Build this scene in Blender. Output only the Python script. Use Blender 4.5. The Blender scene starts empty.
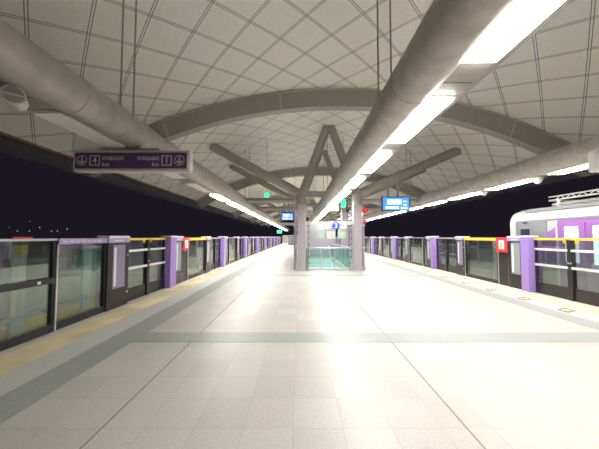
import bpy, bmesh, math, random
from mathutils import Vector, Matrix
random.seed(7)
SC = bpy.context.scene
COL = SC.collection
F = 275.0                     # focal length in pixels
EYE = 1.5
# ---------------------------------------------------------------- camera, sky, exposure
cd = bpy.data.cameras.new('camera'); cam = bpy.data.objects.new('camera', cd); COL.objects.link(cam)
cd.sensor_width = 36.0; cd.lens = F / 599 * 36
cd.clip_start = 0.05; cd.clip_end = 1000
cam.location = (0, 0, EYE); cam.rotation_euler = (math.radians(92.6), 0, 0)
SC.camera = cam
w = bpy.data.worlds.new('night'); SC.world = w; w.use_nodes = True
w.node_tree.nodes['Background'].inputs[0].default_value = (0.0042, 0.0034, 0.0060, 1)
w.node_tree.nodes['Background'].inputs[1].default_value = 1.0
SC.view_settings.view_transform = 'Standard'; SC.view_settings.look = 'None'
SC.view_settings.exposure = 1.38; SC.view_settings.gamma = 1.0; SC.view_settings.use_curve_mapping = False
LAMP = 17.0                   # radiance of a fluorescent panel
SC.cycles.use_denoising = True
SC.cycles.sample_clamp_indirect = 6.0
SC.cycles.max_bounces = 9; SC.cycles.transparent_max_bounces = 24

# ---------------------------------------------------------------- materials
def nt(name):
    m = bpy.data.materials.new(name); m.use_nodes = True
    return m, m.node_tree, m.node_tree.nodes['Principled BSDF']

def mat(name, col, rough=0.5, metal=0.0, noise=0.0, scale=8.0, emit=None, es=0.0, spec=0.5):
    m, t, b = nt(name)
    b.inputs['Base Color'].default_value = (*col, 1); b.inputs['Roughness'].default_value = rough
    b.inputs['Metallic'].default_value = metal; b.inputs['Specular IOR Level'].default_value = spec
    if noise:
        tc = t.nodes.new('ShaderNodeTexCoord'); n = t.nodes.new('ShaderNodeTexNoise')
        n.inputs['Scale'].default_value = scale; n.inputs['Detail'].default_value = 5
        t.links.new(tc.outputs['Object'], n.inputs['Vector'])
        r = t.nodes.new('ShaderNodeValToRGB')
        r.color_ramp.elements[0].position = 0.3; r.color_ramp.elements[1].position = 0.7
        r.color_ramp.elements[0].color = (*[c * (1 - noise) for c in col], 1)
        r.color_ramp.elements[1].color = (*[min(1, c * (1 + noise)) for c in col], 1)
        t.links.new(n.outputs['Fac'], r.inputs[0]); t.links.new(r.outputs[0], b.inputs['Base Color'])
    if emit:
        b.inputs['Emission Color'].default_value = (*emit, 1); b.inputs['Emission Strength'].default_value = es
    return m

def emis(name, col, s):
    m, t, b = nt(name)
    b.inputs['Base Color'].default_value = (*col, 1)
    b.inputs['Emission Color'].default_value = (*col, 1); b.inputs['Emission Strength'].default_value = s
    return m

def glass(name, tint, refl=1.0, haze=0.0, hazecol=(.6, .65, .62)):
    m = bpy.data.materials.new(name); m.use_nodes = True; t = m.node_tree; t.nodes.clear()
    o = t.nodes.new('ShaderNodeOutputMaterial'); tr = t.nodes.new('ShaderNodeBsdfTransparent')
    gl = t.nodes.new('ShaderNodeBsdfGlossy'); gl.inputs['Roughness'].default_value = 0.03
    gl.inputs['Color'].default_value = (.9, .92, .9, 1)
    tr.inputs['Color'].default_value = (*tint, 1)
    fr = t.nodes.new('ShaderNodeFresnel'); fr.inputs['IOR'].default_value = 1.45
    mu = t.nodes.new('ShaderNodeMath'); mu.operation = 'MULTIPLY'; mu.inputs[1].default_value = refl
    t.links.new(fr.outputs[0], mu.inputs[0])
    mx = t.nodes.new('ShaderNodeMixShader'); t.links.new(mu.outputs[0], mx.inputs[0])
    t.links.new(tr.outputs[0], mx.inputs[1]); t.links.new(gl.outputs[0], mx.inputs[2])
    last = mx
    if haze:
        df = t.nodes.new('ShaderNodeBsdfDiffuse'); df.inputs['Color'].default_value = (*hazecol, 1)
        m2 = t.nodes.new('ShaderNodeMixShader'); m2.inputs[0].default_value = haze
        t.links.new(mx.outputs[0], m2.inputs[1]); t.links.new(df.outputs[0], m2.inputs[2]); last = m2
    t.links.new(last.outputs[0], o.inputs[0])
    return m

def math_node(t, op, a, b=None, c=None):
    n = t.nodes.new('ShaderNodeMath'); n.operation = op
    for i, v in enumerate((a, b, c)):
        if v is None: continue
        if isinstance(v, (int, float)): n.inputs[i].default_value = v
        else: t.links.new(v, n.inputs[i])
    return n.outputs[0]

CX, RC, TOPZ = 1.35, 16.7, 6.55          # roof vault axis, radius, crown height

def ceiling_mat():
    m, t, b = nt('ceiling_panels')
    tc = t.nodes.new('ShaderNodeTexCoord'); sp = t.nodes.new('ShaderNodeSeparateXYZ')
    t.links.new(tc.outputs['Object'], sp.inputs[0])
    q = math_node(t, 'DIVIDE', math_node(t, 'SUBTRACT', sp.outputs[0], CX), RC)
    s = math_node(t, 'MULTIPLY', math_node(t, 'ARCSINE', q), RC)
    P = 1.29
    mask = None
    for sg in ('ADD', 'SUBTRACT'):
        u = math_node(t, sg, sp.outputs[1], s)
        u = math_node(t, 'ADD', u, 0.35 if sg == 'ADD' else 0.55)
        d = math_node(t, 'PINGPONG', u, P / 2)          # distance to the joint
        g = math_node(t, 'ABSOLUTE', math_node(t, 'SUBTRACT', d, 0.034))
        l = math_node(t, 'LESS_THAN', g, 0.011)
        mask = l if mask is None else math_node(t, 'MAXIMUM', mask, l)
    n = t.nodes.new('ShaderNodeTexNoise'); n.inputs['Scale'].default_value = 22; n.inputs['Detail'].default_value = 6
    t.links.new(tc.outputs['Object'], n.inputs['Vector'])
    r = t.nodes.new('ShaderNodeValToRGB'); r.color_ramp.elements[0].position = .3; r.color_ramp.elements[1].position = .7
    r.color_ramp.elements[0].color = (.84, .82, .75, 1); r.color_ramp.elements[1].color = (.91, .89, .82, 1)
    t.links.new(n.outputs['Fac'], r.inputs[0])
    mx = t.nodes.new('ShaderNodeMix'); mx.data_type = 'RGBA'
    t.links.new(mask, mx.inputs[0]); t.links.new(r.outputs[0], mx.inputs[6]); mx.inputs[7].default_value = (.22, .21, .19, 1)
    t.links.new(mx.outputs[2], b.inputs['Base Color']); b.inputs['Roughness'].default_value = .6
    return m

def floor_mat():
    m, t, b = nt('granite_tiles')
    tc = t.nodes.new('ShaderNodeTexCoord')
    mp = t.nodes.new('ShaderNodeMapping'); t.links.new(tc.outputs['Object'], mp.inputs[0])
    mp.inputs['Location'].default_value = (0.05, 0.17, 0)
    br = t.nodes.new('ShaderNodeTexBrick'); t.links.new(mp.outputs[0], br.inputs['Vector'])
    br.offset = 0.0; br.squash = 1.0
    br.inputs['Scale'].default_value = 1.0; br.inputs['Mortar Size'].default_value = 0.003
    br.inputs['Brick Width'].default_value = 0.39; br.inputs['Row Height'].default_value = 0.4
    br.inputs['Color1'].default_value = (.525, .50, .46, 1); br.inputs['Color2'].default_value = (.60, .576, .533, 1)
    br.inputs['Mortar'].default_value = (.47, .445, .40, 1); br.inputs['Bias'].default_value = 0.15
    n = t.nodes.new('ShaderNodeTexNoise'); n.inputs['Scale'].default_value = 55; n.inputs['Detail'].default_value = 4
    t.links.new(tc.outputs['Object'], n.inputs['Vector'])
    r = t.nodes.new('ShaderNodeValToRGB'); r.color_ramp.elements[0].position = .35; r.color_ramp.elements[1].position = .65
    r.color_ramp.elements[0].color = (.86, .86, .85, 1); r.color_ramp.elements[1].color = (1, 1, 1, 1)
    t.links.new(n.outputs['Fac'], r.inputs[0])
    n2 = t.nodes.new('ShaderNodeTexNoise'); n2.inputs['Scale'].default_value = .8
    t.links.new(tc.outputs['Object'], n2.inputs['Vector'])
    mx = t.nodes.new('ShaderNodeMix'); mx.data_type = 'RGBA'; mx.blend_type = 'MULTIPLY'; mx.inputs[0].default_value = 1
    t.links.new(br.outputs['Color'], mx.inputs[6]); t.links.new(r.outputs[0], mx.inputs[7])
    t.links.new(mx.outputs[2], b.inputs['Base Color'])
    ro = math_node(t, 'MULTIPLY_ADD', n2.outputs['Fac'], .2, .30)
    t.links.new(ro, b.inputs['Roughness'])
    return m

def tactile_mat():
    m, t, b = nt('tactile_yellow')
    tc = t.nodes.new('ShaderNodeTexCoord'); sp = t.nodes.new('ShaderNodeSeparateXYZ'); t.links.new(tc.outputs['Object'], sp.inputs[0])
    a = math_node(t, 'PINGPONG', sp.outputs[0], .03); c = math_node(t, 'PINGPONG', sp.outputs[1], .03)
    a = math_node(t, 'SUBTRACT', a, .015); c = math_node(t, 'SUBTRACT', c, .015)
    d = math_node(t, 'ADD', math_node(t, 'MULTIPLY', a, a), math_node(t, 'MULTIPLY', c, c))
    dot = math_node(t, 'LESS_THAN', d, .00012)
    n = t.nodes.new('ShaderNodeTexNoise'); n.inputs['Scale'].default_value = 1.3; n.inputs['Detail'].default_value = 5
    t.links.new(tc.outputs['Object'], n.inputs['Vector'])
    r = t.nodes.new('ShaderNodeValToRGB'); r.color_ramp.elements[0].position = .38; r.color_ramp.elements[1].position = .62
    r.color_ramp.elements[0].color = (.58, .46, .27, 1); r.color_ramp.elements[1].color = (.85, .72, .46, 1)
    t.links.new(n.outputs['Fac'], r.inputs[0])
    mx = t.nodes.new('ShaderNodeMix'); mx.data_type = 'RGBA'; t.links.new(math_node(t, 'MULTIPLY', dot, .5), mx.inputs[0])
    t.links.new(r.outputs[0], mx.inputs[6]); mx.inputs[7].default_value = (.86, .76, .5, 1)
    t.links.new(mx.outputs[2], b.inputs['Base Color']); b.inputs['Roughness'].default_value = .6
    bp = t.nodes.new('ShaderNodeBump'); bp.inputs['Strength'].default_value = .3; t.links.new(dot, bp.inputs['Height'])
    t.links.new(bp.outputs[0], b.inputs['Normal'])
    return m

def rib_mat():
    m, t, b = nt('ribbed_steel')
    tc = t.nodes.new('ShaderNodeTexCoord'); sp = t.nodes.new('ShaderNodeSeparateXYZ'); t.links.new(tc.outputs['Object'], sp.inputs[0])
    s = math_node(t, 'PINGPONG', sp.outputs[0], .03)
    mx = t.nodes.new('ShaderNodeMix'); mx.data_type = 'RGBA'; t.links.new(math_node(t, 'LESS_THAN', s, .012), mx.inputs[0])
    mx.inputs[6].default_value = (.46, .44, .41, 1); mx.inputs[7].default_value = (.35, .335, .31, 1)
    t.links.new(mx.outputs[2], b.inputs['Base Color']); b.inputs['Roughness'].default_value = .5
    return m

M = dict(
    ceiling=ceiling_mat(), floor=floor_mat(), tactile=tactile_mat(), rib=rib_mat(),
    stripe=mat('grey_granite', (.35, .37, .355), .4, noise=.12, scale=40),
    edge=mat('pale_granite', (.58, .58, .54), .45, noise=.08, scale=40),
    joint=mat('joint_seal', (.30, .27, .23), .7),
    pipe=mat('pipe_paint', (.42, .39, .345), .45, .15, noise=.16, scale=5),
    trough=mat('trough_paint', (.34, .315, .28), .5),
    steel=mat('greige_steel', (.42, .39, .35), .5, .1, noise=.06, scale=4),
    trim=mat('pale_trim', (.62, .60, .55), .5),
    dark=mat('dark_frame', (.022, .019, .021), .4),
    darkpanel=mat('dark_panel', (.022, .017, .020), .35),
    silver=mat('silver', (.55, .55, .55), .3, .6),
    white=mat('white_paint', (.74, .74, .74), .4),
    purple=mat('purple_paint', (.36, .23, .62), .4),
    lilac=mat('lilac_strip', (.45, .34, .62), .4),
    signpurple=mat('sign_purple', (.17, .075, .20), .35),
    signframe=mat('sign_frame', (.75, .70, .68), .45),
    signmark=mat('sign_marks', (.95, .88, .95), .5),
    yellow=mat('yellow_strip', (.86, .60, .06), .45),
    red=mat('red_sign', (.75, .035, .05), .4),
    green=mat('green_mark', (.25, .6, .35), .5),
    pale=mat('pale_panel', (.58, .66, .60), .5),
    colm=mat('column_paint', (.44, .40, .42), .35, .2),
    mauve=mat('mauve_post', (.42, .35, .46), .35, .4),
    conc=mat('concrete', (.33, .36, .32), .8, noise=.15, scale=3),
    concd=mat('grey_parapet', (.12, .12, .115), .8, noise=.2, scale=2),
    bed=mat('track_bed', (.08, .07, .065), .9, noise=.3, scale=5),
    rail=mat('rail_steel', (.30, .27, .25), .35, .8),
    black=mat('black', (.01, .01, .012), .4),
    gutter=mat('gutter', (.20, .20, .25), .6),
    fascia=mat('fascia', (.17, .105, .10), .6),
    panel_off=mat('diffuser_off', (.85, .83, .78), .5),
    panel_on=emis('diffuser_on', (1.0, .975, .93), LAMP),
    trainwhite=mat('train_white', (.38, .39, .375), .3, .1),
    traingrey=mat('train_grey', (.20, .20, .215), .4, .2),
    trainpurple=mat('train_purple', (.27, .11, .38), .3),
    trainwin=mat('train_dark_window', (.03, .03, .05), .1),
    trainlit=emis('train_lit_window', (.78, .98, 1.0), .27),
    screen=emis('screen_blue', (.05, .22, .95), .55),
    screenw=emis('screen_white', (.75, .92, 1.0), .5),
    green_em=emis('green_lamp', (.04, .9, .32), .75),
    mint_em=emis('mint_lamp', (.55, .95, .78), .33),
    red_em=emis('red_lamp', (.9, .03, .06), .2),
    blue_em=emis('blue_disc', (.03, .08, .5), .12),
    city=emis('city_light', (1, .93, .85), .35),
    citypink=emis('city_light_pink', (1, .35, .45), .2),
    teal=mat('teal_wall', (.68, .84, .81), .35),
    glass=glass('gate_glass', (.80, .84, .82), .7, .012),
    gclear=glass('rail_glass', (.78, .93, .91), .8, .06, (.5, .8, .78)),
    glilac=glass('screen_glass', (.75, .72, .82), .8, .15, (.55, .5, .6)),
    hwin=mat('housing_window', (.30, .25, .38), .15),
    hwinp=mat('housing_window_pale', (.33, .36, .35), .15),
)

# ---------------------------------------------------------------- helpers
def box(bm, x0, x1, y0, y1, z0, z1, bev=0.0):
    r = bmesh.ops.create_cube(bm, size=1.0)
    vs = r['verts']
    for v in vs:
        v.co = Vector((x0 + (v.co.x + .5) * (x1 - x0), y0 + (v.co.y + .5) * (y1 - y0), z0 + (v.co.z + .5) * (z1 - z0)))
    if bev:
        es = list({e for v in vs for e in v.link_edges})
        bmesh.ops.bevel(bm, geom=es, offset=bev, segments=2, affect='EDGES', profile=.5)
    return vs

def tube(bm, p0, p1, r, seg=12, r2=None, caps=True):
    p0, p1 = Vector(p0), Vector(p1); d = p1 - p0
    q = d.to_track_quat('Z', 'Y').to_matrix().to_4x4()
    bmesh.ops.create_cone(bm, cap_ends=caps, segments=seg, radius1=r, radius2=r if r2 is None else r2, depth=d.length,
                          matrix=Matrix.Translation((p0 + p1) / 2) @ q)

def prism(bm, pts, y0, y1):
    """cross-section pts (x, z) run from y0 to y1"""
    a = [bm.verts.new((x, y0, z)) for x, z in pts]; b = [bm.verts.new((x, y1, z)) for x, z in pts]
    n = len(pts)
    for i in range(n):
        bm.faces.new((a[i], a[(i + 1) % n], b[(i + 1) % n], b[i]))
    bm.faces.new(a[::-1]); bm.faces.new(b)

def obj(name, bm, m, parent=None, smooth=False, loc=None):
    bmesh.ops.recalc_face_normals(bm, faces=bm.faces)
    me = bpy.data.meshes.new(name); bm.to_mesh(me); bm.free()
    me.materials.append(M[m] if isinstance(m, str) else m)
    if smooth:
        for p in me.polygons: p.use_smooth = True
        try: me.set_sharp_from_angle(angle=math.radians(40))
        except Exception: pass
    o = bpy.data.objects.new(name, me); COL.objects.link(o)
    if parent: o.parent = parent
    if loc: o.location = loc
    return o

def B(name, m, parent, *boxes, bev=0.0):
    bm = bmesh.new()
    for b in boxes: box(bm, *b, bev=bev)
    return obj(name, bm, m, parent)

def T(name, m, parent, *segs, r=.02, seg=12):
    bm = bmesh.new()
    for s in segs: tube(bm, s[0], s[1], s[2] if len(s) > 2 else r, seg)
    return obj(name, bm, m, parent, smooth=True)

def tag(o, label, cat, group=None):
    o['label'] = label; o['category'] = cat
    if group: o['group'] = group
    return o

def struct(o):
    o['kind'] = 'structure'; return o

def thing(name, label, cat, loc=(0, 0, 0), rz=0, group=None):
    o = bpy.data.objects.new(name, None); COL.objects.link(o); o.location = loc; o.rotation_euler = (0, 0, rz)
    return tag(o, label, cat, group)

def dup(root, loc, rz=None, label=None, group=None):
    r = root.copy(); COL.objects.link(r); r.location = loc
    if rz is not None: r.rotation_euler = (0, 0, rz)
    if label: r['label'] = label
    if group: r['group'] = group
    for ch in list(root.children):
        c = ch.copy(); COL.objects.link(c); c.parent = r
        for g in list(ch.children):
            d = g.copy(); COL.objects.link(d); d.parent = c
    return r

ONES = 'zeroth first second third fourth fifth sixth seventh eighth ninth tenth eleventh twelfth thirteenth fourteenth fifteenth sixteenth seventeenth eighteenth nineteenth'.split()
def nth(n):
    if n < 20: return ONES[n]
    t = {2: 'twent', 3: 'thirt'}[n // 10]
    return t + 'ieth' if n % 10 == 0 else t + 'y-' + ONES[n % 10]

def text_mesh(name, s, size, m, parent, loc, rot=(math.pi / 2, 0, 0), align='CENTER'):
    cu = bpy.data.curves.new(name, 'FONT'); cu.body = s; cu.size = size; cu.align_x = align; cu.align_y = 'CENTER'; cu.extrude = .002
    cu.resolution_u = 3
    tmp = bpy.data.objects.new('tmp', cu); COL.objects.link(tmp)
    dg = bpy.context.evaluated_depsgraph_get()
    me = bpy.data.meshes.new_from_object(tmp.evaluated_get(dg)); bpy.data.objects.remove(tmp)
    me.materials.clear(); me.materials.append(M[m])
    o = bpy.data.objects.new(name, me); COL.objects.link(o); o.parent = parent; o.location = loc; o.rotation_euler = rot
    return o

XL, XR = -3.88, 6.32          # gate faces
YN, YE = -3.0, 64.0           # platform ends
MID = (XL + XR) / 2

# ---------------------------------------------------------------- platform floor with the stair opening
SX0, SX1, SY0, SY1 = 0.42, 2.28, 12.75, 20.6
bm = bmesh.new()
for b in ((XL - .12, XR + .12, YN, SY0), (XL - .12, SX0, SY0, SY1), (SX1, XR + .12, SY0, SY1), (XL - .12, XR + .12, SY1, YE)):
    box(bm, b[0], b[1], b[2], b[3], -.25, 0)
bmesh.ops.remove_doubles(bm, verts=bm.verts, dist=1e-4)
struct(obj('floor', bm, 'floor'))
def strip(n, m, *bxs):
    bm = bmesh.new()
    for x0, x1, y0, y1 in bxs: box(bm, x0, x1, y0, y1, -.004, .003)
    struct(obj(n, bm, m))
YT = (4.18, 10.85, 25.3, 35.7, 46.1)
strip('trim_1', 'stripe', (-2.81, -2.39, YN, YE))
strip('trim_2', 'stripe', (4.81, 5.23, YN, YE))
for i, y in enumerate(YT): strip('trim_%d' % (3 + i), 'stripe', (-2.39, 4.81, y - .19, y + .21))
strip('trim_8', 'tactile', (-3.75, -3.24, YN, YE))
strip('trim_9', 'tactile', (5.68, 6.19, YN, YE))
strip('trim_10', 'edge', (-3.24, -2.81, YN, YE), (-3.88, -3.75, YN, YE))
strip('trim_11', 'edge', (5.23, 5.68, YN, YE), (6.19, 6.32, YN, YE))
strip('trim_12', 'joint', (-1.56, -1.545, YN, YE))
strip('trim_13', 'joint', (1.31, 1.322, YN, 12.7))
for side, x in (('empty_track', XL - .12), ('train', XR + .12)):
    s = -1 if side == 'empty_track' else 1
    struct(B('wall_platform_edge_' + side, 'conc', None, (min(x, x - s * .3), max(x, x - s * .3), YN, YE, -1.3, -.25)))
# track beds, parapets
for side, x0, x1, s in (('empty_track', -8.3, XL - .12, -1), ('train', XR + .12, 10.9, 1)):
    struct(B('floor_track_' + side, 'bed', None, (x0, x1, YN - 3, YE + 20, -1.5, -1.3)))
    px = -7.7 if s < 0 else 10.3
    a, b_ = sorted((px, px + s * .25))
    struct(B('wall_parapet_' + side, 'conc', None, (a, b_, YN - 3, YE + 20, -1.3, .17)))
    struct(B('wall_parapet_cap_' + side, 'concd', None, (a, b_, YN - 3, YE + 20, .17, .86)))
    a, b_ = sorted((px, px - s * .35))
    struct(B('trim_cable_tray_' + side, 'yellow', None, (a, b_, YN - 3, YE + 20, -.98, -.80)))
    xc = -5.75 if s < 0 else 8.25
    for dx in (-.72, .72):
        bm = bmesh.new(); box(bm, xc + dx - .07, xc + dx + .07, YN - 3, YE + 20, -1.3, -1.26); box(bm, xc + dx - .035, xc + dx + .035, YN - 3, YE + 20, -1.26, -1.13)
        tag(obj('track_rail', bm, 'rail'), 'steel running rail on the %s, %s the platform' % ('empty track' if s < 0 else 'train track', 'next to' if (dx * s < 0) else 'far side from'), 'rail')

# ---------------------------------------------------------------- roof
def vault(bm, y0, y1, r0, r1, xh, n=48, zc=TOPZ - RC):
    rows = []
    for y in (y0, y1):
        for rr in (r0, r1):
            rows.append([bm.verts.new((CX + rr * math.sin(a), y, zc + rr * math.cos(a))) for a in
                         [(-1 + 2 * i / n) * math.asin(xh / RC) for i in range(n + 1)]])
    a, b, c, d = rows
    for i in range(n):
        bm.faces.new((a[i], a[i + 1], c[i + 1], c[i])); bm.faces.new((b[i], b[i + 1], d[i + 1], d[i]))
        bm.faces.new((a[i], a[i + 1], b[i + 1], b[i])); bm.faces.new((c[i], c[i + 1], d[i + 1], d[i]))
    for i in (0, n): bm.faces.new((a[i], b[i], d[i], c[i]))
bm = bmesh.new(); vault(bm, -6, 66, RC, RC + .18, 8.75); struct(obj('ceiling', bm, 'ceiling', smooth=True))
for s, n in ((-1, 'empty_track'), (1, 'train')):
    ex = CX + s * 8.75; ez = TOPZ - RC + math.sqrt(RC * RC - 8.75 ** 2)
    a, b_ = sorted((ex, ex + s * 1.15))
    bm = bmesh.new(); prism(bm, [(ex, ez - .02), (ex + s * .1, ez - .06), (ex + s * 1.15, ez - .20), (ex + s * 1.15, ez + .2), (ex, ez + .3)], -6, 66)
    struct(obj('trim_gutter_' + n, bm, 'gutter'))
    bm = bmesh.new(); prism(bm, [(ex - s * .04, ez - .05), (ex + s * .10, ez - .08), (ex + s * .10, ez - .065), (ex - s * .04, ez + .02)], -6, 66)
    struct(obj('trim_fascia_' + n, bm, 'fascia'))
for i in range(7):
    y = -1.28 + 10.4 * i
    t = struct(bpy.data.objects.new('beam_arch', None)); COL.objects.link(t); t.location = (0, 0, 0)
    bm = bmesh.new(); vault(bm, y, y + .32, RC - .62, RC + .02, 8.72 if i else 8.72); obj('arch_web', bm, 'rib', t, smooth=True)
    bm = bmesh.new(); vault(bm, y - .05, y + .37, RC - .06, RC - .02, 8.6); obj('arch_top_flange', bm, 'trim', t, smooth=True)
    bm = bmesh.new()
    for k in (-3, -1, 1, 3):
        a = k * .122
        vs = box(bm, -.02, .02, y - .012, y, RC - .62, RC - .06)
        for v in vs:
            rr = v.co.z; xx = v.co.x
            v.co = Vector((CX + rr * math.sin(a) + xx * math.cos(a), v.co.y, TOPZ - RC + rr * math.cos(a) - xx * math.sin(a)))
    j = obj('joint_plate', bm, 'trim', t)

# ---------------------------------------------------------------- pipes with light troughs
PIPES = (  # centre x, centre z, radius, trough base z, outward sign, words, first light y, unlit until
    (-2.66, EYE + 1.655, .235, EYE + 1.47, -1, 'over the empty-track gates', 1.0, 8.9),
    (1.32, EYE + 1.80, .262, EYE + 1.60, 1, 'down the middle of the platform', .95, -99),
    (5.57, EYE + 1.655, .235, EYE + 1.47, 1, 'over the train-side gates', .55, -99))
PITCH, LLEN = 2.12, 1.44
PY0, PY1 = -4.0, 63.0
for cx, cz, r, zb, s, wd, y0, off in PIPES:
    lw = {-1: 'on the empty-track pipe', 1: 'on the middle pipe' if cx < 3 else 'on the train-side pipe'}[s]
    p = thing('ceiling_pipe', 'long thick greige steel pipe with light trough, running ' + wd, 'pipe', (cx, 0, cz))
    T('pipe_tube', 'pipe', p, ((0, PY0, 0), (0, PY1, 0), r), seg=40)
    k = 0; y = PY0 + 1.9
    while y < PY1:
        T('pipe_collar', 'pipe', p, ((0, y, 0), (0, y + .10, 0), r + .006), seg=40); y += 5.2
    zr = zb - cz
    bm = bmesh.new()
    prism(bm, [(s * .05, zr), (s * .47, zr), (s * .60, zr + .05), (s * .60, zr + .12), (s * .18, zr + .22), (s * .05, zr + .22)], PY0, PY1)
    obj('light_trough', bm, 'trough', p)
    protos = {}
    n = 0; y = y0
    seen = 0
    while y < PY1 - 2:
        lit = y > off
        if y + LLEN > {-1: 2.8, 1: 1.9 if cx < 3 else 5.5}[s]: seen += 1
        kk = max(seen, 1)
        lab = '%s ceiling light panel %s, %s from the near end' % ('lit' if lit else 'unlit', lw, nth(kk))
        if seen == 0: lab = '%s ceiling light panel %s, overhead and out of view' % ('lit' if lit else 'unlit', lw)
        if lit not in protos:
            t = thing('ceiling_light', lab, 'light', (cx, y, zb), 0, 'ceiling light panels ' + wd)
            a, b_ = sorted((s * .115, s * .435))
            B('diffuser', 'panel_on' if lit else 'panel_off', t, (a, b_, 0, LLEN, -.040, -.002))
            B('light_frame', 'trim', t, (a - .018, a, -.018, LLEN + .018, -.014, 0), (b_, b_ + .018, -.018, LLEN + .018, -.014, 0),
              (a, b_, -.018, 0, -.014, 0), (a, b_, LLEN, LLEN + .018, -.014, 0))
            a, b_ = sorted((s * .05, s * .47)); B('joint_strip', 'dark', t, (a, b_, -.29, -.282, -.004, 0))
            protos[lit] = t
        else:
            dup(protos[lit], (cx, y, zb), None, lab)
        y += PITCH; n += 1
    # hangers
    hi = -1 if cx > 3 else 0
    for yy in (4.15, 13.9, 24.3, 34.7, 45.1, 55.5):
        zt = TOPZ - RC + math.sqrt(RC * RC - (cx - CX) ** 2)
        for dx in (-.10, .10):
            o = T('hanger_rod', 'steel', None, ((0, 0, 0), (0, 0, zt - cz - r * .85 + .03), .013), seg=8)
            o.location = (cx + dx, yy, cz + r * .85)
            tag(o, 'thin steel hanger rod, %s rod of the %s pair, %s' % ('empty-track-side' if dx < 0 else 'train-side', nth(hi + 1) if hi >= 0 else 'unseen', lw), 'rod', 'hanger rods')
        hi += 1

# ---------------------------------------------------------------- branching roof supports
def support(y, label, rad, tall=True):
    t = thing('branching_support', label, 'support', (0, y, 0))
    for x, sg in ((.10, -1), (2.60, 1)):
        c = B('column', 'colm', t, (x - .19, x + .19, -.16, .16, 0, 3.30), bev=.03)
        B('column_foot', 'silver', c, (x - .25, x + .25, -.22, .22, 0.003, .05))
        T('column_head', 'steel', t, ((x, 0, 2.95), (x, 0, 3.62), rad * 1.15), seg=20)
        T('ridge_strut', 'steel', t, ((x + .03 * sg, 0, 3.35), (CX + sg * .10, 0, 6.50), rad * .92), seg=20)
        bl = 5.35 if sg < 0 else 5.9; ex = CX + sg * bl; rz = TOPZ - RC + math.sqrt(RC * RC - bl ** 2)
        T('outer_branch', 'steel', t, ((x, 0, 3.42), (ex, 0, rz - .03), rad), seg=20)
        px = PIPES[0][0] if sg < 0 else PIPES[2][0]
        T('cross_tube', 'steel', t, ((x + sg * .1, 0, 3.12), (px - sg * .2, 0, 3.16), .10), seg=16)
    T('tie_tube', 'steel', t, ((.1, 0, 3.34), (2.6, 0, 3.34), .07), seg=14)
    return t
support(12.4, 'steel tree-like roof support at the near end of the stairwell', .20)
support(15.85, 'steel tree-like roof support rising midway along the stairwell', .17)
support(33.2, 'distant steel tree-like roof support beyond the stairwell, nearer of two', .2)
support(36.7, 'distant steel tree-like roof support beyond the stairwell, farther of two', .17)

# ---------------------------------------------------------------- stairwell
struct(B('wall_stairwell', 'teal', None, (SX0 - .08, SX0, SY0, SY1, -4.3, -.25), (SX1, SX1 + .08, SY0, SY1, -4.3, -.25),
  (SX0 - .08, SX1 + .08, SY1, SY1 + .08, -4.3, -.25), (SX0 - .08, SX1 + .08, SY0 - .08, SY0, -4.3, -.25)))
struct(B('floor_stairwell', 'edge', None, (SX0 - .08, SX1 + .08, SY0 - .08, SY1 + .08, -4.5, -4.3)))
bm = bmesh.new(); N = 24
for i in range(N):
    y1 = SY1 - i * .30
    box(bm, SX0 + .002, SX1 - .002, y1 - .30, y1, -(i + 1) * .17 - .12, -(i + 1) * .17 + .03)
st = thing('staircase', 'pale stone staircase going down inside the glass-railed stairwell', 'stairs', (0, 0, 0))
obj('stone_steps', bm, 'teal', st)
for x in (SX0 + .12, SX1 - .12):
    T('stair_handrail', 'silver', st, ((x, SY1 + .02, .85), (x, SY1 - 7.2, .85 - 4.08), .024), seg=10)
lf = thing('stairwell_fill_light', 'added unseen strip lamp brightening the inside of the stairwell', 'light', (0, 0, 0))  # invented lamp, added below floor level to light up the stairwell
B('fill_strip_diffuser', emis('stair_fill_strip', (.8, 1, .97), 6), lf, (SX0 + .03, SX0 + .06, SY0 + .5, SY1 - 1.5, -1.0, -.93))
B('fill_strip_housing', 'white', lf, (SX0, SX0 + .03, SY0 + .4, SY1 - 1.4, -1.04, -.89))

rl = thing('stair_railing', 'glass and steel balustrade around the stairwell between the columns', 'railing', (0, 0, 0))
ry0, ry1, rx0, rx1 = 12.62, 20.75, .33, 2.37
for x in (.36, .97, 1.6, 2.34):
    T('rail_post', 'silver', rl, ((x, ry0, 0), (x, ry0, 1.0), .024), seg=10)
for k in range(7):
    for x in (rx0, rx1):
        T('rail_post', 'silver', rl, ((x, ry0 + .4 + k * 1.28, 0), (x, ry0 + .4 + k * 1.28, 1.0), .022), seg=10)
T('top_rail', 'silver', rl, ((rx0, ry0, 1.0), (rx1, ry0, 1.0), .028), ((rx0, ry0, 1.0), (rx0, ry1, 1.0), .028), ((rx1, ry0, 1.0), (rx1, ry1, 1.0), .028))
B('rail_glass', 'gclear', rl, (.37, .95, ry0 - .005, ry0 + .005, .12, .93), (1.0, 1.58, ry0 - .005, ry0 + .005, .12, .93), (1.63, 2.33, ry0 - .005, ry0 + .005, .12, .93))
B('side_glass', 'gclear', rl, (rx0 - .005, rx0 + .005, ry0 + .1, ry1 - .1, .1, .93), (rx1 - .005, rx1 + .005, ry0 + .1, ry1 - .1, .1, .93))
B('kerb', 'edge', rl, (rx0, rx1, ry0 - .06, ry0 + .06, 0.003, .06))
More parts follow.
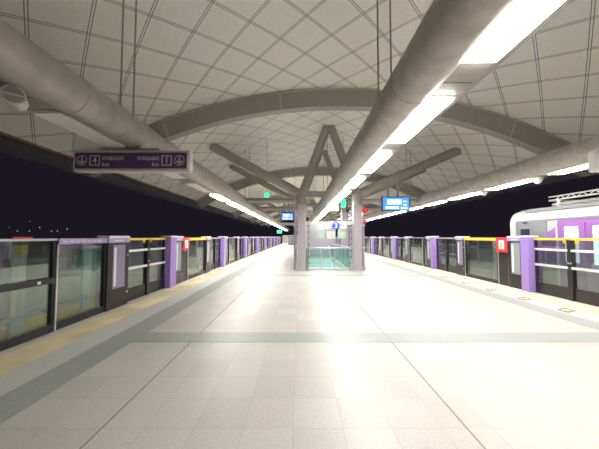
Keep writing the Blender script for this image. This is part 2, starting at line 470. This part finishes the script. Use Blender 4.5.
# tall slim posts with smoky screens on both flanks
for sg, x, wd in ((-1, -.22, 'empty-track side'), (1, 2.92, 'train side')):
    t = thing('glazed_screen', 'row of slim mauve posts with glass panes along the %s of the stairwell' % wd, 'screen', (x, 0, 0))
    for k in range(7):
        y = 12.55 + k * 1.32
        p = B('screen_post', 'mauve', t, (-.032, .032, y - .04, y + .04, 0, 2.75))
        for z in (.1, .98, 2.0): B('post_clamp', 'silver', p, (-.07, .07, y - .07, y + .07, z, z + .06))
    B('screen_glass', 'glilac', t, *[(-.006, .006, 12.62 + k * 1.32, 13.8 + k * 1.32, .15, 2.6) for k in range(6)])
    B('screen_top_rail', 'colm', t, (-.06, .06, 12.5, 20.6, 2.75, 2.85))
for x, wd in ((.42, 'empty-track side'), (2.28, 'train side')):
    t = thing('stanchion', 'slim dark ringed steel pole by the column on the %s of the stairwell' % wd, 'pole', (x, 12.33, 0))
    T('pole_shaft', 'steel', t, ((0, 0, 0), (0, 0, 2.72), .022), seg=10)
    for k in range(9): T('pole_ring', 'dark', t, ((0, 0, .3 + k * .28), (0, 0, .35 + k * .28), .034), seg=10)
    T('pole_base', 'silver', t, ((0, 0, 0), (0, 0, .04), .07), seg=16)
# crossbar above the stair opening
t = thing('portal_beam', 'pale horizontal beam across the stairwell opening between the columns', 'beam', (0, 12.4, 0))
B('beam_body', 'trim', t, (.30, 2.40, -.06, .06, 2.08, 2.20)); B('beam_lip', 'silver', t, (.30, 2.40, -.09, -.06, 2.06, 2.10))
# enclosure wall behind the stairwell
t = thing('enclosure_panel', 'pale grey-lilac panelled wall at the far end of the stairwell', 'panel', (0, 20.95, 0))
B('panel_body', mat('lilac_wall', (.42, .38, .42), .5), t, (-.1, 2.75, 0, .12, 0.0, 2.5)); B('panel_seam', 'steel', t, *[(-.1 + i * .71 - .01, -.1 + i * .71 + .01, -.008, 0, .05, 2.45) for i in range(1, 4)])
B('panel_base', 'steel', t, (-.1, 2.75, -.02, 0, 0, .15))
# hanging signs between columns
for i, (x, m, wd) in enumerate(((.95, 'mint_em', 'green notice board nearest the empty-track column'), (1.42, 'screenw', 'white notice board in the middle'), (1.90, 'mint_em', 'green notice board nearest the train-side column'))):
    t = thing('notice_board', wd + ', hanging above the stairwell', 'sign', (x, 12.36, 0))
    B('board_frame', 'silver', t, (-.19, .19, -.015, .02, 1.42, 1.76)); B('board_face', mat('notice_face_%d' % i, (.40, .66, .45) if m == 'mint_em' else (.82, .8, .72), .5), t, (-.17, .17, -.022, -.015, 1.44, 1.74))
    T('board_rod', 'silver', t, ((-.15, 0, 1.76), (-.15, 0, 2.08), .008), ((.15, 0, 1.76), (.15, 0, 2.08), .008), seg=6)
    bm = bmesh.new()
    for k in range(3): box(bm, -.10, .10, -.026, -.022, 1.50 + k * .075, 1.525 + k * .075)
    obj('board_writing', bm, 'white' if m == 'mint_em' else 'stripe', t)
t = thing('platform_number_sign', 'round blue sign numbered 3 hanging between the stairwell columns', 'sign', (1.62, 12.2, 2.0))
bm = bmesh.new(); tube(bm, (0, -.02, 0), (0, .03, 0), .165, 28); obj('sign_disc', bm, 'blue_em', t, smooth=True)
text_mesh('sign_digit', '3', .28, 'screenw', t, (0, -.024, -.01))
B('sign_wing', 'mint_em', t, (-.62, -.26, 0, .03, -.12, .10), (.26, .45, 0, .03, -.12, .10)); T('sign_rod', 'silver', t, ((0, .0, .19), (0, 0, 1.0), .01), seg=6)

# displays
def display(x, y, z, wd_, h, label, ztop, rz=0):
    t = thing('display_screen', label, 'screen', (x, y, z), rz)
    B('screen_casing', 'black', t, (-wd_ / 2 - .04, wd_ / 2 + .04, 0, .10, -h / 2 - .04, h / 2 + .04), bev=.012)
    f = B('screen_picture', 'screen', t, (-wd_ / 2, wd_ / 2, -.006, 0.0, -h / 2, h / 2))
    B('picture_block', 'screenw', f, (-wd_ * .34, wd_ * .20, -.012, -.006, -h * .05, h * .34), (-wd_ * .40, wd_ * .10, -.012, -.006, -h * .40, -h * .22),
      (wd_ * .27, wd_ * .42, -.012, -.006, h * .14, h * .24), (wd_ * .27, wd_ * .42, -.012, -.006, -h * .12, -h * .02), (wd_ * .18, wd_ * .42, -.012, -.006, -h * .40, -h * .26))
    for dx in (-wd_ * .28, wd_ * .1):
        T('hanger_arm', 'steel', t, ((dx, .06, h / 2), (dx, .06, ztop - z), .045), seg=10)
    return t
display(4.25, 12.05, 2.96, 1.16, .56, 'blue lit passenger information screen hung on the train side of the columns', 4.2)
display(-.70, 15.8, 2.68, .68, .40, 'blue-white lit screen hung on the empty-track side of the columns', 4.1)
# small lamps around the supports
def lampbox(name, x, y, z, w_, h_, m, label, rod=.4):
    t = thing(name, label, 'sign', (x, y, z))
    B('lamp_case', 'steel', t, (-w_ / 2 - .02, w_ / 2 + .02, 0, .08, -h_ / 2 - .02, h_ / 2 + .02)); B('lamp_face', m, t, (-w_ / 2, w_ / 2, -.01, 0, -h_ / 2, h_ / 2))
    if rod and z > 3: rod = TOPZ - RC + math.sqrt(RC * RC - (x - CX) ** 2) - z - h_ / 2 + .02
    if z < 2.5: rod = TOPZ - RC + math.sqrt(RC * RC - (x - CX) ** 2) - z - h_ / 2 + .02
    if rod: T('lamp_rod', 'steel', t, ((0, .04, h_ / 2), (0, .04, h_ / 2 + rod), .012), seg=6)
lampbox('exit_lamp', -1.62, 13.6, 3.58, .22, .22, 'green_em', 'green lit exit box beside the cross tube, empty-track side', 1.7)
lampbox('exit_lamp', -.30, 17.5, 3.78, .9, .10, 'green_em', 'long thin green lit sign behind the empty-track column head', 1.6)
lampbox('exit_lamp', 2.15, 13.4, 3.15, .2, .4, 'green_em', 'upright green lit sign beside the train-side column head', 2.8)
lampbox('exit_lamp', 1.60, 13.2, 2.93, .55, .28, 'mint_em', 'pale mint lit sign under the middle pipe', .2)
lampbox('exit_lamp', -2.0, 27.5, 2.02, .45, .28, 'green_em', 'small bright green lit exit lamp far down the empty-track side', 1.4)
for z, wd in ((2.68, 'upper'), (2.18, 'lower')):
    t = thing('fire_bell', '%s round red alarm bell fixed beside the train-side column' % wd, 'alarm', (2.92, 12.28, z))
    bm = bmesh.new(); tube(bm, (0, -.06, 0), (0, .06, 0), .13 if z > 2.5 else .08, 24, .10 if z > 2.5 else .06); obj('bell_dome', bm, 'red', t, smooth=True)
    bm = bmesh.new(); tube(bm, (0, -.085, 0), (0, -.06, 0), .04, 16); obj('bell_hub', bm, 'red_em', t, smooth=True)
    T('bell_arm', 'steel', t, ((-.30, .05, 0), (0, .05, 0), .02), seg=8)

# ---------------------------------------------------------------- hanging exit signs
def exit_sign(x, y, z, label, letters=('4', '1')):
    t = thing('exit_sign', label, 'sign', (x, y, z))
    B('sign_frame', 'signframe', t, (-.93, .93, 0, .14, -.175, .175), bev=.035)
    B('sign_face', 'signpurple', t, (-.875, .875, -.012, .003, -.125, .125), bev=.004)
    B('sign_mount', 'steel', t, (-.42, .42, .03, .11, .175, .215), (-.12, .12, .03, .11, .2, .26))
    for s in (-1, 1):
        bm = bmesh.new()
        xc = s * .765                                       # ring with arrow
        n = 32
        for (r0, r1) in ((.080, .070),):
            vo = [bm.verts.new((xc + r0 * math.cos(2 * math.pi * i / n), -.016, r0 * math.sin(2 * math.pi * i / n))) for i in range(n)]
            vi = [bm.verts.new((xc + r1 * math.cos(2 * math.pi * i / n), -.016, r1 * math.sin(2 * math.pi * i / n))) for i in range(n)]
            for i in range(n): bm.faces.new((vo[i], vo[(i + 1) % n], vi[(i + 1) % n], vi[i]))
        box(bm, xc - .008, xc + .008, -.017, -.013, -.03, .052)
        for k in (-1, 1):
            vs = box(bm, -.008, .008, -.017, -.013, 0, .062)
            R_ = Matrix.Rotation(k * math.radians(48), 4, 'Y')
            for v in vs: v.co = Matrix.Translation((xc, 0, -.048)) @ R_ @ v.co
        obj('arrow_symbol', bm, 'signmark', t)
        xs = s * .565
        B('number_square', 'signmark', t, (xs - .08, xs + .08, -.016, -.013, .068, .08), (xs - .08, xs + .08, -.016, -.013, -.08, -.068),
          (xs - .08, xs - .068, -.016, -.013, -.068, .068), (xs + .068, xs + .08, -.016, -.013, -.068, .068))
        text_mesh('exit_number', letters[0] if s < 0 else letters[1], .14, 'signmark', t, (xs, -.016, 0))
        text_mesh('thai_word', 'ทางออก', .105, 'signmark', t, (s * .45, -.016, .035), align='LEFT' if s < 0 else 'RIGHT')
        text_mesh('exit_word', 'Exit', .075, 'signmark', t, (s * .45, -.016, -.065), align='LEFT' if s < 0 else 'RIGHT')
exit_sign(-2.65, 4.28, 2.70, 'purple exit sign numbered 4 and 1 hung under the pipe over the empty-track gates')
exit_sign(5.60, 4.28, 2.71, 'purple exit sign hung under the train-side pipe, only its pale frame end in view')

# speakers and domes
t = thing('projector_speaker', 'white bullet speaker fixed on the outer edge of the empty-track pipe trough', 'speaker', (-2.72, 2.56, 2.845))
d = Vector((.62, -.76, -.10)).normalized()
T('speaker_body', 'white', t, (tuple(-d * .26), tuple(d * .0), .078), seg=28)
T('speaker_rim', 'white', t, (tuple(d * .0), tuple(d * .03), .09), seg=28)
T('speaker_grille', 'steel', t, (tuple(d * .03), tuple(d * .034), .074), seg=28)
q = d.to_track_quat('Z', 'Y').to_matrix()
o = B('grille_bar', 'white', t, (-.07, .07, -.007, .007, .034, .04)); o.rotation_euler = q.to_euler()
B('speaker_yoke', 'trim', t, (-.10, -.05, .05, .11, .06, .13))
for x, y, z, wd in ((6.08, 6.95, 2.93, 'first'), (6.08, 9.0, 2.93, 'second'), (-3.2, 7.5, 2.93, 'only')):
    lab = ('%s small white dome sensor along the outer edge of the train-side trough' % wd) if wd != 'only' else 'small white dome sensor on the empty-track trough beyond the exit sign'
    t = thing('dome_sensor', lab, 'sensor', (x, y, z))
    bm = bmesh.new(); bmesh.ops.create_uvsphere(bm, u_segments=16, v_segments=10, radius=.08); obj('dome', bm, 'white', t, smooth=True)
    B('dome_bracket', 'white', t, (-.12, .12, -.02, .02, .02, .06))

# ---------------------------------------------------------------- platform screen gates
def u_post(L):
    t = bpy.data.objects.new('gate_post', None); COL.objects.link(t)
    B('post_body', 'purple', t, (-.20, .09, 0.003, L - .003, 0.004, 1.49), bev=.012)
    B('post_cap', 'white', t, (-.22, .10, 0, L, 1.49, 1.535), bev=.015)
    return t
def u_housing(L, far):
    t = bpy.data.objects.new('gate_housing', None); COL.objects.link(t)
    B('housing_body', 'darkpanel', t, (-.22, 0, 0, L, 0.004, 1.47))
    w0, w1 = L * .22, L * .80
    B('housing_window', 'hwin' if far else 'hwinp', t, (0, .006, w0, w1, .42, 1.33))
    B('window_strip', 'white', t, (.006, .010, w0 + .03, w0 + .10, .47, 1.28))
    B('housing_lintel', 'lilac', t, (0, .015, 0, L, 1.38, 1.47))
    B('lintel_marks', 'white', t, (.015, .018, L * .25, L * .7, 1.41, 1.435))
    B('housing_cap', 'white', t, (-.24, .03, 0, L, 1.47, 1.525), bev=.018)
    for z in (.26, 1.08): B('lock_plate', 'silver', t, (0, .012, L * .90, L * .96, z, z + .04))
    return t
def u_sign(L):
    t = bpy.data.objects.new('gate_sign_panel', None); COL.objects.link(t)
    B('panel_body', 'dark', t, (-.10, -.03, 0, L, 0.004, 1.45)); B('panel_edge', 'silver', t, (-.11, -.02, 0, .03, 0.004, 1.46), (-.11, -.02, L - .03, L, 0.004, 1.46))
    s = B('red_plate', 'red', t, (-.03, .02, 0, L, 1.03, 1.49))
    B('plate_pictogram', 'white', s, (.02, .024, L * .25, L * .75, 1.12, 1.40)); B('pictogram_mark', 'green', s, (.024, .027, L * .36, L * .62, 1.17, 1.34), (.024, .027, L * .3, L * .45, 1.13, 1.2))
    return t
def u_glass(L, yellow, lintel=None, bar=False):
    t = bpy.data.objects.new('fixed_glass_panel', None); COL.objects.link(t)
    B('panel_frame', 'dark', t, (-.09, -.03, 0, .045, 0.004, 1.46), (-.09, -.03, L - .045, L, 0.004, 1.46), (-.09, -.03, .045, L - .045, 0.004, .12))
    B('header_bar', 'yellow' if yellow else ('lilac' if lintel else 'silver'), t, (-.10, -.01, 0, L, 1.38 if (lintel or yellow) else 1.44, 1.475))
    B('glass_pane', 'glass', t, (-.066, -.058, .045, L - .045, .12, 1.38 if (lintel or yellow) else 1.44))
    B('mullion', 'silver', t, (-.11, -.01, 0, .03, 0.004, 1.47))
    if lintel: B('header_writing', 'white', t, *[(-.01, -.006, .1 + k * .13, .19 + k * .13, 1.415, 1.435) for k in range(max(1, int((L - .2) / .13)))])
    if bar:
        B('push_bar', 'dark', t, (-.03, .03, .05, L - .05, .78, .86)); B('bar_lock', 'white', t, (.03, .036, L - .36, L - .31, .80, .84))
    # track-side pale stile, yellow-labelled at push bar; elsewhere modelled in place of glass reflections
    y = L * .78 if L > 1 else L * .6
    p = B('reflection_stile', 'pale', t, (-.24, -.20, y - .10, y + .10, .05, 1.38))
    B('track_side_bar', 'silver', t, (-.24, -.20, .02, L - .02, .30, .34))
    if bar: B('yellow_label', 'yellow', p, (-.199, -.195, y - .06, y + .11, 1.24, 1.38), (-.199, -.195, y - .09, y - .02, .35, .72))
    return t
def u_leaf(L, yellow, meet):
    """sliding leaf; MEET 0: meeting edge at local y = 0, 1: at y = L"""
    t = bpy.data.objects.new('sliding_glass_door', None); COL.objects.link(t)
    B('door_frame', 'dark', t, (-.13, -.08, 0, .05, .01, 1.44), (-.13, -.08, L - .05, L, .01, 1.44))
    B('kick_panel', 'darkpanel', t, (-.13, -.085, .05, L - .05, .01, .30))
    B('glass_pane', 'glass', t, (-.106, -.10, .05, L - .05, .30, 1.42))
    B('header_bar', 'yellow' if yellow else 'silver', t, (-.14, -.05, 0, L, 1.42, 1.475))
    rx = -.075 if yellow else -.20
    for z in (1.15, .74): B('door_rail', 'white', t, (rx, rx + .025, .03, L - .03, z, z + .055))
    y0 = 0 if meet == 0 else L - .055
    B('meeting_edge', 'darkpanel', t, (-.15, -.05, y0, y0 + .055, .01, 1.44)); B('door_lock', 'silver', t, (-.05, -.04, y0 + .02, y0 + .05, .86, .90))
    if yellow:
        y1 = .10 if meet == 0 else L - .19
        B('door_sticker', 'yellow', t, (-.10, -.096, y1, y1 + .09, 1.35, 1.42))
    return t

UN = 'plain'
def row(side):
    s = -1 if side == 'L' else 1
    X = XL if s < 0 else XR
    wd = 'empty-track' if s < 0 else 'train-side'
    O = (dict(base=.0294, pitch=.0207, cuts=(0, .0015, .0038, .0056, .0122, .0142, .01745, .0207)) if s < 0 else
         dict(base=.0272, pitch=.0195, cuts=(0, .0010, .0031, .0048, .0112, .0132, .01635, .0195)))
    k0 = {}
    cnt = {}
    def put(kind, y0, y1, label, cat, group, **kw):
        key = (kind, round(y1 - y0, 3), tuple(sorted(kw.items())))
        loc = (X, y0, 0) if s < 0 else (X, y1, 0)
        if key not in k0:
            L = y1 - y0 - .002
            kw2 = dict(kw)
            if 'meet' in kw2 and s > 0: kw2['meet'] = 1 - kw2['meet']
            t = {'post': u_post, 'housing': u_housing, 'sign': u_sign, 'glass': u_glass, 'leaf': u_leaf}[kind](L, **kw2)
            t.location = loc; t.rotation_euler = (0, 0, 0 if s < 0 else math.pi)
            tag(t, label, cat, group); k0[key] = t
        else:
            dup(k0[key], loc, None, label)
    def no(k): cnt[k] = cnt.get(k, 0) + 1; return nth(cnt[k])
    tail = 'in the %s gates from the near end' % wd
    q = .035
    if s < 0:
        Y = [v * F + q for v in (.0094, .0160, .0202, .0227, .02605, .0294)]
        put('glass', -1.0, Y[0], 'plain glass gate panel before the push-bar panel, out of view on the empty-track side', 'gate panel', None, yellow=False)
        put('glass', Y[0], Y[1], 'wide glass gate panel with dark push bar and yellow label, nearest the sign', 'gate panel', None, yellow=False, bar=True)
        put('glass', Y[1], Y[2], 'glass gate panel with lilac header, between push-bar panel and first housing, empty-track side', 'gate panel', None, yellow=False, lintel=True)
        put('housing', Y[2], Y[3], 'white-capped dark gate housing just before the first empty-track doors', 'gate housing', None, far=True)
        put('leaf', Y[3], Y[4], 'yellow-topped sliding glass gate door, nearer leaf of empty-track doorway', 'gate door', None, yellow=True, meet=1)
        put('leaf', Y[4], Y[5], 'yellow-topped sliding glass gate door, beside first empty-track purple post', 'gate door', None, yellow=True, meet=0)
    else:
        Y = [v * F + q for v in (.0098, .0180, .0200, .0236, .0272)]
        put('glass', -.5, Y[1], 'long glass gate panel opposite the train, outside the picture edge', 'gate panel', None, yellow=False)
        put('housing', Y[1], Y[2], 'white-capped dark gate housing at the picture edge before the train doors', 'gate housing', None, far=True)
        put('leaf', Y[2], Y[3], 'yellow-topped sliding glass gate door in front of train, cut by picture edge', 'gate door', None, yellow=True, meet=1)
        put('leaf', Y[3], Y[4], 'yellow-topped sliding glass gate door in front of train, beside purple post', 'gate door', None, yellow=True, meet=0)
    i = 0
    while True:
        b = (O['base'] + i * O['pitch']) * F + q
        c = [b + v * F for v in O['cuts']]
        if c[-1] > YE - .3: break
        ye = i == 0
        n = nth(i + 1)
        put('post', c[0], c[1], '%s bright purple gate post %s' % (n, tail), 'gate post', 'purple gate posts')
        put('housing', c[1], c[2], 'dark gate housing right behind the %s purple post of the %s gates' % (n, wd) if 0 else 'dark gate housing just beyond the %s purple post of the %s gates' % (n, wd), 'gate housing', 'gate housings', far=False)
        if ye: put('sign', c[2], c[3], 'narrow dark gate panel with red pictogram plate, %s gates' % wd, 'gate sign', None)
        else: put('glass', c[2], c[3], 'narrow glass gate panel between housing and wide glass, %s module of %s gates' % (n, wd), 'gate panel', 'narrow gate panels', yellow=False)
        put('glass', c[3], c[4], ('yellow-topped wide glass gate panel beside the red plate, %s gates' % wd) if ye else 'wide fixed glass gate panel past the %s purple post of the %s gates' % (n, wd), 'gate panel', 'wide gate panels', yellow=ye)
        put('housing', c[4], c[5], 'dark gate housing with lilac window before the %s purple post of the %s gates' % (nth(i + 2), wd), 'gate housing', 'gate housings', far=True)
        put('leaf', c[5], c[6], 'silver-topped sliding gate door, nearer leaf before %s purple post of %s gates' % (nth(i + 2), wd), 'gate door', 'sliding gate doors', yellow=False, meet=1)
        put('leaf', c[6], c[7], 'silver-topped sliding gate door, touching %s purple post of the %s gates' % (nth(i + 2), wd), 'gate door', 'sliding gate doors', yellow=False, meet=0)
        i += 1
row('L'); row('R')
# red strip on the near empty-track panel top
tag(B('red_tag_strip', 'red', None, (XL - .02, XL + .012, 3.72, 4.0, 1.478, 1.50)), 'thin red strip on top of the push-bar gate panel', 'strip')

# worn floor markers on the train side
bmk = [(5.46, y) for y in (5.7, 6.75, 7.9, 9.1, 10.4, 11.9)]
p0 = None
for i, (x, y) in enumerate(bmk):
    lab = 'worn brown queue marker along train-side yellow strip, %s from the near end' % nth(i + 1)
    if p0 is None:
        p0 = thing('floor_marker', lab, 'floor marker', (x, y, .003), 0, 'train-side queue markers')
        bm = bmesh.new(); vs = [bm.verts.new(c) for c in ((-.16, -.20, .002), (.16, -.06, .002), (.16, .20, .002), (-.16, .06, .002))]; bm.faces.new(vs)
        r = bmesh.ops.extrude_face_region(bm, geom=bm.faces[:]); bmesh.ops.translate(bm, vec=(0, 0, -.002), verts=[v for v in r['geom'] if isinstance(v, bmesh.types.BMVert)])
        obj('marker_patch', bm, mat('marker_brown', (.26, .19, .08), .6, noise=.4, scale=12), p0)
        bm = bmesh.new(); tube(bm, (0, 0, .002), (0, 0, .004), .07, 20); obj('marker_dot', bm, mat('marker_pale', (.85, .74, .42), .6), p0)
    else: dup(p0, (x, y, .003), None, lab)

# ---------------------------------------------------------------- train at the far platform face
TX, TY1, TY0 = 6.80, 9.0, -9.5
tr = thing('train', 'white and purple metro train standing behind the platform gates', 'train', (TX, 0, 0))
sec = [(0, -.25), (0, 1.98), (.02, 2.12), (.10, 2.26), (.34, 2.36), (1.45, 2.44), (2.46, 2.36), (2.70, 2.26), (2.78, 2.12), (2.8, 1.98), (2.8, -.25), (2.5, -.45), (.3, -.45)]
bm = bmesh.new()
rings = []
for y, sc_ in ((TY0, 1), (TY1 - .5, 1), (TY1 - .18, .985), (TY1 - .04, .95), (TY1, .88)):
    rings.append([bm.verts.new((1.4 + (x - 1.4) * sc_, y, .9 + (z - .9) * sc_)) for x, z in sec])
n = len(sec)
for a, b_ in zip(rings, rings[1:]):
    for i in range(n): bm.faces.new((a[i], a[(i + 1) % n], b_[(i + 1) % n], b_[i]))
bm.faces.new(rings[0]); bm.faces.new(rings[-1])
obj('car_body', bm, 'trainwhite', tr, smooth=True)
# livery: purple field with a slanted front edge, thin, on the side
def poly(name, pts, m, parent, x=-.012, th=.012):
    bm = bmesh.new(); a = [bm.verts.new((x, y, z)) for y, z in pts]; b_ = [bm.verts.new((x + th, y, z)) for y, z in pts]
    k = len(pts)
    for i in range(k): bm.faces.new((a[i], a[(i + 1) % k], b_[(i + 1) % k], b_[i]))
    bm.faces.new(a); bm.faces.new(b_[::-1]); return obj(name, bm, m, parent)
poly('purple_field', [(TY0 + .1, .80), (7.9, .80), (7.93, 1.35), (7.75, 1.55), (7.35, 1.72), (7.2, 1.93), (TY0 + .1, 1.93)], 'trainpurple', tr)
B('grey_band', 'traingrey', tr, (-.016, 0, 7.55, 8.35, 1.35, 1.95), (-.016, 0, 8.2, 8.62, .0, 1.95))
B('side_trim', 'traingrey', tr, (-.014, 0, TY0 + .1, 8.6, 1.94, 1.99), (-.014, 0, TY0 + .1, 8.6, .28, .32))
d = B('cab_door', 'traingrey', tr, (-.022, 0, 8.02, 8.52, .02, 1.88), bev=.008)
B('cab_door_window', 'trainwin', d, (-.028, -.02, 8.10, 8.43, 1.02, 1.74), bev=.003)
for yy in (5.25, 0.55, -4.15):
    for dy in (0, .68):
        d = B('passenger_door', 'trainpurple', tr, (-.022, 0, yy + dy + .6, yy + dy + 1.26, .02, 1.86), bev=.004)
        B('door_window', 'trainlit', d, (-.030, -.02, yy + dy + .76, yy + dy + 1.10, .86, 1.76), bev=.008)
    for a, b_ in ((.42, .56), (1.99, 2.03)): B('door_pillar', 'white', tr, (-.02, 0, yy + a, yy + b_, .0, 1.93))
for yy in (2.6, 3.9, -1.9, -.7):
    B('side_window', 'trainlit', tr, (-.02, 0, yy, yy + 1.0, .95, 1.74), bev=.004)
B('roof_edge', 'traingrey', tr, (.05, .30, TY0 + .2, 8.35, 2.22, 2.31), bev=.02)
B('underframe', 'black', tr, (.25, 2.55, TY0 + .3, TY1 - .8, -1.05, -.42))
for yy in (6.6, 4.4, -5.0, -7.2):
    for x in (.62, 2.06):
        T('wheel', 'rail', tr, ((x, yy, -.74), (x + .12, yy, -.74), .39), seg=24)
ac = B('roof_unit', 'trainwhite', tr, (.45, 2.35, 4.6, 7.9, 2.38, 2.47), bev=.05)
ac2 = B('roof_unit', 'trainwhite', tr, (.45, 2.35, 0.5, 3.2, 2.38, 2.6), bev=.05)
pg = tr
T('pantograph_frame', 'trim', pg, ((.5, 4.1, 2.56), (.5, 8.0, 2.56), .022), ((.5, 4.1, 2.66), (.5, 8.0, 2.66), .018), ((2.1, 4.1, 2.56), (2.1, 8.0, 2.56), .022),
  *[((.5, 4.2 + k * .3, 2.56), (.5, 4.35 + k * .3, 2.66), .012) for k in range(12)], *[((.5, 4.35 + k * .3, 2.66), (.5, 4.5 + k * .3, 2.56), .012) for k in range(12)],
  ((.5, 4.1, 2.56), (2.1, 4.1, 2.56), .025), ((.5, 8.0, 2.56), (2.1, 8.0, 2.56), .025))
for y in (4.3, 6.1, 7.7):
    for x in (.5, 2.1):
        bm = bmesh.new()
        for k in range(3): tube(bm, (x, y, 2.38 + k * .06), (x, y, 2.42 + k * .06), .06, 12, .045)
        tube(bm, (x, y, 2.34), (x, y, 2.58), .03, 10)
        obj('insulator', bm, 'white', pg, smooth=True)

# ---------------------------------------------------------------- far end of the platform and night beyond
t = thing('end_cabinet', 'small dark equipment cabinet far down the empty-track side', 'cabinet', (-1.5, 52, 0))
B('cabinet_body', 'dark', t, (-.6, .6, 0, .6, 0, 1.7)); B('cabinet_door', 'traingrey', t, (-.55, -.02, -.02, 0, .1, 1.6), (.02, .55, -.02, 0, .1, 1.6))
struct(B('wall_far_end', 'trim', None, (XL - .1, XR + .1, YE, YE + .2, 0, 1.9)))
for i, (px, py, m) in enumerate(((9, 227.5, 'citypink'), (18, 231, 'city'), (30, 231, 'city'), (40, 227.5, 'city'), (52, 231, 'city'), (58, 231, 'city'), (67.5, 229, 'city'), (30, 221.5, 'citypink'))):
    Y = 120.0 + i * 9
    o = bpy.data.objects.new('street_light', None); COL.objects.link(o)
    o.location = ((px - 300) / F * Y, Y, -8); h = 8 + EYE + (237 - py) / F * Y
    bm = bmesh.new(); bmesh.ops.create_icosphere(bm, subdivisions=2, radius=.16 + .012 * i); obj('lamp_globe', bm, m, o, loc=(0, 0, h))
    T('lamp_pole', 'black', o, ((0, 0, 0), (0, 0, h - .1), .09), seg=8)
    tag(o, '%s tiny distant %s light in the dark above the empty-track gates' % (nth(i + 1), 'pink' if m == 'citypink' else 'white'), 'light', 'distant city lights')
struct(B('ground', 'black', None, (-260, 260, -60, 320, -8.4, -8.0)))
for x in (-6.0, 1.2, 8.3):
    for y in (2, 32, 62): struct(B('pillar_viaduct', 'concd', None, (x - .6, x + .6, y - .6, y + .6, -8.0, -1.5 if x != 1.2 else -4.5)))
